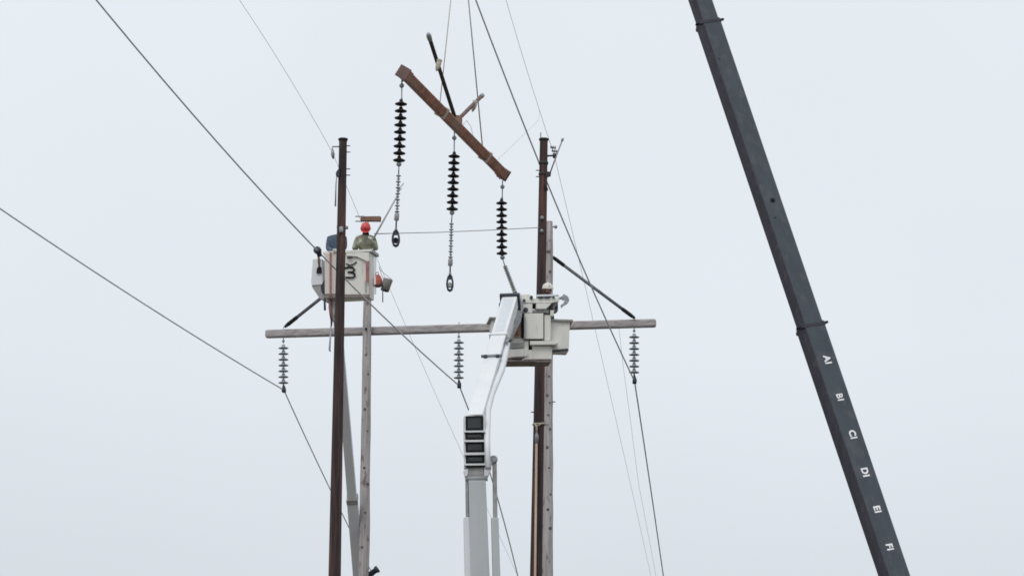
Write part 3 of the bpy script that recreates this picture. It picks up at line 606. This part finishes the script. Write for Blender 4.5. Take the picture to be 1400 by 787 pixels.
pm_.hexa([q + s2 * x * .10 + n2 * y for q, y in ((a_, .146), (a_, .152)) for x in (-1, 1)][:0] + [a_ - s2 * .10 + n2 * .13, a_ + s2 * .09 + n2 * .13, b_ + s2 * .10 + n2 * .13, b_ - s2 * .10 + n2 * .13] + [a_ - s2 * .10 + n2 * .143, a_ + s2 * .09 + n2 * .143, b_ + s2 * .10 + n2 * .142, b_ - s2 * .10 + n2 * .142])
pm_.build('boom_panel', panelm, ub)
k = on_boom(499) + n2 * .16
rb2 = MB().box(k, .22, .03, .022, (s2, n2, dd)).build('roller_bracket', galv, ub, .006)
for s_ in (-.6, .6): MB().lathe(k + s2 * .21 * s_ - s2 * .035 - dd * .03, s2, [(0, .03), (.01, .042), (.06, .042), (.07, .03)], 10).build('roller', slate, ub)
MB().tube([P(694, 470, 73.2), P(689, 492, 72.6), P(685.5, 506, 72.2), P(672, 538, 71.2), P(666.5, 560, 70.5), P(666, 600, 70.0), P(667.5, 640, 69.7)], [.055, .068, .07, .07, .07, .06, .055], 8).build('boom_side_strip', white, rl)  # added tube in place of the boom's shaded side face
MB().tube([P(692.5, 468, 73.0), P(696, 462, 73.4), P(694, 476, 73.2)], .03, 6).build('hose_elbow', galv, rl)
# boom head, darkness of its hollow openings painted as dark panels
HX, HY, HZ = frame(math.radians(3)); YH = 70.0
def HP(u, v, dn=0.0): return hit(u, v, P(650, 600, YH) + HY * dn, HY)
def hface(uv, dn, th, m, name, par, bev=.006): return MB().prism([HP(u, v, dn) for u, v in uv], HY * th).build(name, m, par, bev)
hd = hface([(634.2, 567.6), (663.4, 567), (664, 637), (635, 638)], .06, .3, white, 'boom_head', rl, .015); ORG[hd] = ORG[rl]
for (a_, b_, c_, d_) in ((636.6, 660.6, 568, 587.6), (636.2, 661.4, 590.6, 600.4), (636.6, 661.8, 604, 617.6), (637, 662.2, 621.8, 632.6)):
    hface([(a_, c_ + .4), (b_, c_), (b_ + .3, d_ - .4), (a_, d_)], .035, .03, black, 'opening', hd, 0)
    hface([(a_ + 3, c_ + 3.2), (b_ - 3.2, c_ + 3), (b_ - 3, d_ - 2.8), (a_ + 3, d_ - 2.6)], .025, .012, darkgrey, 'opening_panel', hd, 0)
for (c_, d_) in ((588.2, 590.2), (601, 603.4), (618.2, 621.2), (633.2, 635.4)):
    hface([(634.6, c_ + .3), (663.2, c_), (663.2, d_), (634.6, d_ + .3)], .0, .055, white, 'slat', hd, 0)
hface([(637, 636), (664, 635), (663.5, 637.5), (638, 638.4)], .01, .08, black, 'lower_edge', hd, 0)
hface([(640.2, 638.6), (661.2, 638), (661.2, 650), (640, 650)], .06, .25, steelmid, 'neck', rl, .01)
hface([(634, 642), (639, 640), (639, 650), (636, 651)], .04, .2, white, 'neck_bracket', rl, .01)
hface([(661.5, 632), (672, 630), (672, 640), (668, 650), (662, 651)], .05, .2, white, 'cylinder_bracket', rl, .02)
cy = HP(651, 653, .16)
MB().tube([HP(636, 652.6, .14), HP(666.6, 652, .14)], .075, 10).build('boom_collar', boomgrey, rl)
def hcol(u0a, u1a, v0, u0b, u1b, v1, dn, th, m, name, bev=.02, down=False):
    ring = [HP(u0a, v0, dn), HP(u1a, v0, dn), HP(u1b, v1, dn), HP(u0b, v1, dn)]
    if down:
        for k in (2, 3):
            a_ = ring[3 - k]; b_ = ring[k]; dd = (b_ - a_).normalized(); ring[k] = b_ + dd * ((b_.z - 2.4) / -dd.z)
    return MB().prism(ring, HY * th).build(name, m, rl, bev)
hcol(640.6, 664.2, 656, 643.5, 669.5, 787, .06, .34, boomgrey, 'lower_boom', .02, True)
hcol(636.6, 640.2, 656, 637.2, 641, 706, .12, .2, galv, 'extension_rod', .01)
hcol(634.2, 641.6, 706, 635.8, 645, 787, .10, .28, white, 'boom_side_channel', .015, True)
hcol(673.2, 679.2, 626, 674.2, 680.2, 707, .1, .09, steelmid, 'cylinder_rod', .02)
hcol(671.6, 681.6, 706.5, 673.6, 684.2, 787, .06, .17, boomgrey, 'lift_cylinder', .03, True)
MB().lathe(HP(675, 627, .06), HY, [(0, .06), (.02, .08), (.14, .08), (.16, .06)], 12).build('cylinder_pin', galv, rl)
MB().tube([HP(666.5, 640, .1), HP(675, 627, .1)], .04, 8).build('cylinder_link', galv, rl)

# ---------------------------------------------------------------- people
def skinned(name, verts, edges, radii, m, parent, sub=2):
    me = bpy.data.meshes.new(name + '_cage'); me.from_pydata(verts, edges, [])
    o = bpy.data.objects.new(name + '_cage', me); COL.objects.link(o)
    o.modifiers.new('s', 'SKIN'); o.modifiers.new('d', 'SUBSURF').levels = sub
    for i, r_ in enumerate(radii):
        r2 = r_ if isinstance(r_, tuple) else (r_, r_)
        me.skin_vertices[0].data[i].radius = r2
    me.skin_vertices[0].data[0].use_root = True
    dg = bpy.context.evaluated_depsgraph_get(); ev = o.evaluated_get(dg)
    nm = bpy.data.meshes.new_from_object(ev); nm.name = name
    bpy.data.objects.remove(o); bpy.data.meshes.remove(me)
    for p in nm.polygons: p.use_smooth = True
    nm.materials.clear()
    for q in (m if isinstance(m, list) else [m]): nm.materials.append(q)
    r = bpy.data.objects.new(name, nm); COL.objects.link(r); r.parent = parent; ORG[r] = ORG[parent]; return r
def person(origin, yaw, label, jacket, legs, hat, hatname, J, bow, hairy=False, vest=None, handm=None):
    root = thing('person', origin, label, 'person'); root.rotation_euler = (0, 0, yaw)
    names = ['pelvis', 'spine', 'chest', 'neck', 'skull']
    V_ = [(0, 0, .95), (0, J['lean'] * .3, 1.14), (0, J['lean'] * .75, 1.34), (J.get('hx', 0) * .6, J['lean'] - .01, 1.49), (J.get('hx', 0), J['lean'] - .03, 1.57)]
    E_ = [(0, 1), (1, 2), (2, 3), (3, 4)]; R_ = [(.17, .125), (.16, .12), (.18, .125), .062, .055]
    for s_ in (-1, 1):
        k = 'l' if s_ < 0 else 'r'; b = len(V_)
        V_ += [(s_ * .19, J['lean'] * .8, 1.40), J['elbow_' + k], J['wrist_' + k]]; bk_ = J.get('bulk', 1.0); R_ += [.075 * bk_, .060 * bk_, .044 * bk_]
        E_ += [(2, b), (b, b + 1), (b + 1, b + 2)]
        b = len(V_)
        V_ += [(s_ * .1, 0, .88), (s_ * .12, -.20, .60), (s_ * .12, .02, .34), (s_ * .13, -.13, .30)] if J.get('squat') else [(s_ * .1, 0, .88), (s_ * .12, -.03, .5), (s_ * .12, .01, .09), (s_ * .13, -.15, .05)]; R_ += [.105, .07, .05, (.05, .038)]
        E_ += [(0, b), (b, b + 1), (b + 1, b + 2), (b + 2, b + 3)]
    body = skinned('body', V_, E_, R_, [jacket, legs, skin, black], root)
    for p in body.data.polygons:
        z = p.center.z
        p.material_index = 3 if z < (.34 if J.get('squat') else .12) else (1 if z < .96 else (2 if (z > 1.47 + .02 and abs(p.center.x) < .075) else 0))
    hz = V((J.get('hx', 0), J['lean'] - .055, 1.63)); Rm = Matrix.Rotation(bow, 3, 'X')       # positive bow tips the face down (faces -Y)
    def H(x, y, z): return hz + Rm @ V((x, y, z))
    m = MB(); rings = []
    for i in range(11):
        t = i / 10; a_ = -math.pi / 2 + math.pi * t; zz = math.sin(a_) * .125; r_ = math.cos(a_)
        jaw = .78 if zz < -.05 else (.92 if zz < 0 else 1)
        rings.append([H(math.cos(k * math.pi / 8) * .076 * max(r_, .05) * jaw, math.sin(k * math.pi / 8) * .098 * max(r_, .05) * (1 if math.sin(k * math.pi / 8) > 0 else .96), zz) for k in range(16)])
    m.loft(rings, True)
    m.loft([[H(x * .016, -.088 - o_, zz) for x in (-1, 0, 1)] + [H(0, -.07, zz)] for zz, o_ in ((.02, 0), (-.01, .012), (-.028, .02), (-.036, .004))], True)     # nose
    hd_ = m.build('head', skin, root); hd_.parent = root
    me = hd_.data
    for v_ in me.vertices: v_.co += ORG[root]      # H() is already local
    for s_ in (-1, 1):
        def sub(mb, nme, mt):
            o_ = mb.build(nme, mt, hd_); 
            for v_ in o_.data.vertices: v_.co += ORG[root]
            return o_
        ORG[hd_] = ORG[root]
        sub(MB().lathe(H(s_ * .03, -.087, .018), Rm @ V((0, -1, 0)), [(0, .013), (.006, .010), (.009, .002)], 8), 'eye', black)
        sub(MB().lathe(H(s_ * .076, .005, -.01), Rm @ V((s_, .2, 0)), [(-.01, .03), (.01, .028), (.012, .01)], 8), 'ear', skin)
    sub(MB().tube([H(-.024, -.088, -.062), H(0, -.093, -.060), H(.024, -.088, -.062)], .006, 6), 'mouth', hosered)
    sub(MB().loft([[H(math.cos(k * math.pi / 8) * rr * .082, math.sin(k * math.pi / 8) * rr * .1 + .012, zz) for k in range(16)] for zz, rr in ((-.06, .78), (-.02, .98), (.03, 1.02), (.06, .9))], True), 'hair', hairm)
    sub(MB().loft([[H(math.cos(k * math.pi / 6) * rr, math.sin(k * math.pi / 6) * rr * 1.05 + .02, zz) for k in range(12)] for zz, rr in ((-.09, .062), (-.15, .085), (-.17, .06))], True), 'collar', trouser)
    if hairy: sub(MB().loft([[H(math.cos(k * math.pi / 8) * rr * .068, -abs(math.sin(k * math.pi / 8)) * rr * .098, zz) for k in range(9)] for zz, rr in ((-.05, 1.03), (-.09, .85), (-.14, .45))], True), 'beard', hairm)
    hr = []
    for zz, rr in ((.028, 1.0), (.05, 1.0), (.09, .93), (.125, .74), (.148, .42), (.155, .06)):
        hr.append([H(math.cos(k * math.pi / 10) * rr * .118, math.sin(k * math.pi / 10) * rr * .142 + .005, zz) for k in range(20)])
    hm = MB().loft(hr, True)
    hm.prism([H(math.cos(x) * .128, -abs(math.sin(x)) * .20 + .0, .026) for x in [math.pi * q / 10 for q in range(11)]], Rm @ V((0, 0, .012)))
    hm.tube([H(0, -.13, .075), H(0, -.09, .128), H(0, 0, .162), H(0, .09, .135)], .016, 6)
    o_ = hm.build(hatname, hat, root)
    for v_ in o_.data.vertices: v_.co += ORG[root]
    for s_ in (-1, 1):                                   # hands: palm, four curled fingers and a thumb
        k = 'l' if s_ < 0 else 'r'; wr = V(J['wrist_' + k]); el_ = V(J['elbow_' + k]); f = (wr - el_).normalized()
        side = V((0, 0, 1)) - f * f.z; side = side.normalized() if side.length > .1 else V((1, 0, 0)); cr = f.cross(side)
        hv = [tuple(wr), tuple(wr + f * .055), tuple(wr + f * .09)]; he = [(0, 1), (1, 2)]; hrad = [(.03, .03), (.034, .026), (.03, .022)]
        for q, ln in enumerate((.06, .072, .066, .05)):
            b = len(hv); off = side * (.03 - .02 * q)
            hv += [tuple(wr + f * .095 + off), tuple(wr + f * (.095 + ln * .5) + off + cr * .02), tuple(wr + f * (.095 + ln * .62) + off + cr * .05)]
            he += [(2, b), (b, b + 1), (b + 1, b + 2)]; hrad += [.011, .0095, .008]
        b = len(hv); hv += [tuple(wr + f * .045 + side * .035 + cr * .01), tuple(wr + f * .08 + side * .055 + cr * .03)]; he += [(1, b), (b, b + 1)]; hrad += [.013, .010]
        skinned('hand', hv, he, hrad, handm or glove, root, 1)
    if vest:
        for s_ in (1,):
            o_ = MB().tube([V((s_ * .13, J['lean'] * .3 - .135, 1.05)), V((s_ * .1, J['lean'] * .8 - .14, 1.3)), V((s_ * .1, J['lean'] * .9 - .06, 1.47))], .025, 6).build('reflective_strap', vest, root)
            for v_ in o_.data.vertices: v_.co += ORG[root]
    return root
def stand(u, v_top, Y, height):
    p = P(u, v_top, Y); return V((p.x, Y, p.z - height))
Jr = dict(lean=-.2, bulk=1.25, elbow_l=(-.26, -.2, 1.14), wrist_l=(-.13, -.44, 1.24), elbow_r=(.25, -.2, 1.14), wrist_r=(.16, -.42, 1.30))
red_o = stand(500.6, 307, c0.y + .25, 1.80)
person(red_o, 0.0, 'worker in red helmet and khaki jacket leaning over the left bucket rim', khaki, trouser, redm, 'helmet', Jr, math.radians(48), True, None)
Jb = dict(lean=-.1, hx=.115, bulk=1.1, elbow_l=(-.20, -.12, 1.14), wrist_l=(-.06, -.32, 1.06), elbow_r=(.19, -.1, 1.16), wrist_r=(.05, -.33, 1.06))
person(stand(461.5, 306, c0.y + .25, 1.79), math.radians(-4), 'worker in blue denim jacket half hidden behind the left steel pole', denim, trouser, whitehat, 'helmet', Jb, math.radians(15), False, None)
Jw = dict(lean=-.04, squat=True, elbow_l=(-.22, .0, 1.18), wrist_l=(-.1, -.2, 1.12), elbow_r=(.2, .0, 1.18), wrist_r=(.06, -.2, 1.12))
person(stand(747.5, 388.3, 76.55, 1.78), math.radians(12), 'worker in white helmet, only the head showing above the right bucket winch', trouser, trouser, whitehat, 'helmet', Jw, math.radians(12), True, None)
# hot stick held by the red helmeted worker
hs = thing('hot_stick', P(510.8, 325, c0.y + .02), 'grey hot stick slanting up from the red helmeted worker', 'tool')
yS = c0.y - .02
MB().tube(pts(yS, (508.5, 330), (545, 264)), .022, 8).build('stick', ropeg, hs)
MB().tube(pts(yS, (544.5, 265), (546.5, 257), (552, 250.5)), .012, 6).tube(pts(yS, (545.6, 261), (549.5, 257.5)), .01, 6).build('hook', galv, hs)

# ---------------------------------------------------------------- crane boom
ca, cb = P(1222.5, 787, 71.5), P(957, 0, 74.2); cx = (cb - ca).normalized()
vw = (CAM - (ca + cb) / 2).normalized(); cn_ = (vw - cx * vw.dot(cx)).normalized(); cs = cx.cross(cn_)
if cs.dot(rt) < 0: cs = -cs
th_ = math.radians(25); N_ = cn_ * math.cos(th_) + cs * math.sin(th_); S_ = cs * math.cos(th_) - cn_ * math.sin(th_)
kk = (hook.x - ca.x) / cx.x; tip = ca + cx * (kk + .3)
print('crane tip', tip, 'hook', hook)
foot = ca + cx * ((3.0 - ca.z) / cx.z)
def axis_at(v):
    lo_, hi_ = -40.0, 60.0
    for _ in range(60):
        md = (lo_ + hi_) / 2; q = ca + cx * md - CAM; vv = 393.5 - F * q.dot(up) / q.dot(fwd)
        if vv > v: lo_ = md
        else: hi_ = md
    return lo_
R3 = Matrix((S_, N_, cx)).transposed().to_euler()
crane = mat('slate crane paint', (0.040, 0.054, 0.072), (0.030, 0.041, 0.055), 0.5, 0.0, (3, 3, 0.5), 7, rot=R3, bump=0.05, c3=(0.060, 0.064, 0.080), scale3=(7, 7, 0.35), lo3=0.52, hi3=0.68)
cranedark = mat('dark slate with painted shade', (0.013, 0.015, 0.026), (0.028, 0.026, 0.038), 0.6, 0.0, (9, 9, 1.4), 6, rot=R3, bump=0.08, c3=(0.045, 0.040, 0.046), scale3=(12, 12, 0.8), lo3=0.58, hi3=0.7)  # dark slate; the boom's underside shade is put into this colour
cr = thing('crane_boom', foot, 'dark slate telescopic crane boom slanting down the right side', 'crane')
def section(t0, t1, T, name, lab):
    W = T / 1.20; D = W * .72; h, dp = W / 2, D / 2; ch = W * .10
    ring = [(h, dp - ch * .5), (h - ch * .5, dp), (-h + ch * 1.2, dp), (-h, dp - ch * 1.2), (-h, -dp + ch), (-h + ch, -dp), (h - ch, -dp), (h, -dp + ch)]
    m = MB().loft([[ca + cx * t + S_ * a_ + N_ * b_ for a_, b_ in ring] for t in (t0, t1)])
    o = m.build(name, crane, cr); tag(o, lab)
    # dark strip paints the shade of the boom's underside and lower edge
    MB().loft([[ca + cx * t + S_ * a_ + N_ * b_ for a_, b_ in ((-h - .004, -dp + ch), (-h - .004, dp - ch * 1.2 - .004), (-h + ch * 1.2 - .002, dp + .003), (-h + ch * 1.5, dp + .003), (-h + ch * 1.5, dp - .02), (-h + .02, -dp + ch))] for t in (t0 + .01, t1 - .01)]).build('shade_strip', cranedark, o)
    ORG[o] = ORG[cr]; return o, W, D
tb_, tm_ = axis_at(445), axis_at(31)
t_foot = (foot - ca).dot(cx); t_tip = (tip - ca).dot(cx)
q_ = lambda v: pxm(ca + cx * axis_at(v))
s1, W1, D1 = section(t_foot, tb_, 42.5 / q_(620), 'boom_section', 'widest lower section carrying the white letters')
s2_, W2, D2 = section(tb_ + .002, tm_, 37.2 / q_(250), 'boom_section', 'middle section with one dark hole')
s3, W3, D3 = section(tm_ + .002, t_tip, 32.5 / q_(0), 'boom_section', 'narrow top section')
for t, W, D in ((tb_, W1, D1), (tm_, W2, D2)):
    c = ca + cx * t
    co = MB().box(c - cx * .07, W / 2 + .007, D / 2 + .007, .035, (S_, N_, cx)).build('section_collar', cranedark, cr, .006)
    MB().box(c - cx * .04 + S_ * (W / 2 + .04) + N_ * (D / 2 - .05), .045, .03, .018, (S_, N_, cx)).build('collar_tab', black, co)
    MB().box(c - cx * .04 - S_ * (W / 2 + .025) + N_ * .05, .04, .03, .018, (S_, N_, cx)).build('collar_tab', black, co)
fo = ca + N_ * (D2 / 2 + .004); p = hit(1056.5, 273.5, fo, N_)
MB().lathe(p - N_ * .01, N_, [(0, .055), (.012, .055), (.014, .03), (.0145, .002)], 14).build('pin_hole', black, s2_)
for (u, v) in ((1060, 297), (983, 80)):
    MB().lathe(hit(u, v, fo, N_) - N_ * .006, N_, [(0, .02), (.01, .02), (.014, .005)], 8).build('rivet', cranedark, s2_)
fo = ca + N_ * (D1 / 2 + .004)
for ch_, u, v in (('A', 1131, 491.5), ('B', 1148, 542.5), ('C', 1165.5, 593.5), ('D', 1182.5, 645), ('E', 1199, 695.5), ('F', 1216, 747)):
    cu = bpy.data.curves.new('lettering', 'FONT'); cu.body = ch_ + 'I'; cu.size = .195; cu.offset = .0045 if ch_ == 'B' else .008; cu.align_x = 'CENTER'; cu.align_y = 'CENTER'; cu.extrude = .001; cu.space_character = 1.12
    to = bpy.data.objects.new('tmp', cu); COL.objects.link(to)
    dg = bpy.context.evaluated_depsgraph_get(); me = bpy.data.meshes.new_from_object(to.evaluated_get(dg)); me.name = 'lettering'
    bpy.data.objects.remove(to); me.materials.clear(); me.materials.append(print_white)
    p = hit(u, v, fo, N_)
    mm = Matrix((-cx, S_, N_)).transposed().to_4x4(); mm.translation = p - ORG[cr]; me.transform(mm)
    o = bpy.data.objects.new('lettering', me); COL.objects.link(o); o.parent = s1; tag(o, 'white letters %sI' % ch_)
MB().box(tip + cx * .1, W3 / 2 + .05, D3 / 2 + .02, .45, (S_, N_, cx)).build('boom_head', cranedark, cr, .03)
MB().lathe(tip + cx * .35 - S_ * .2 - N_ * .08, N_, [(0, .28), (.02, .3), (.08, .25), (.14, .3), (.16, .28)], 20).build('sheave', slate, cr)
tag(MB().tube([tip + cx * .35 - S_ * .3, hook + V((.05, 0, 1.1))], .016, 6).tube([tip + cx * .35 - S_ * .1, hook + V((-.05, 0, 1.1))], .016, 6).build('hoist_line', slate), 'pair of hoist ropes running from the boom head to the hook', 'rope')
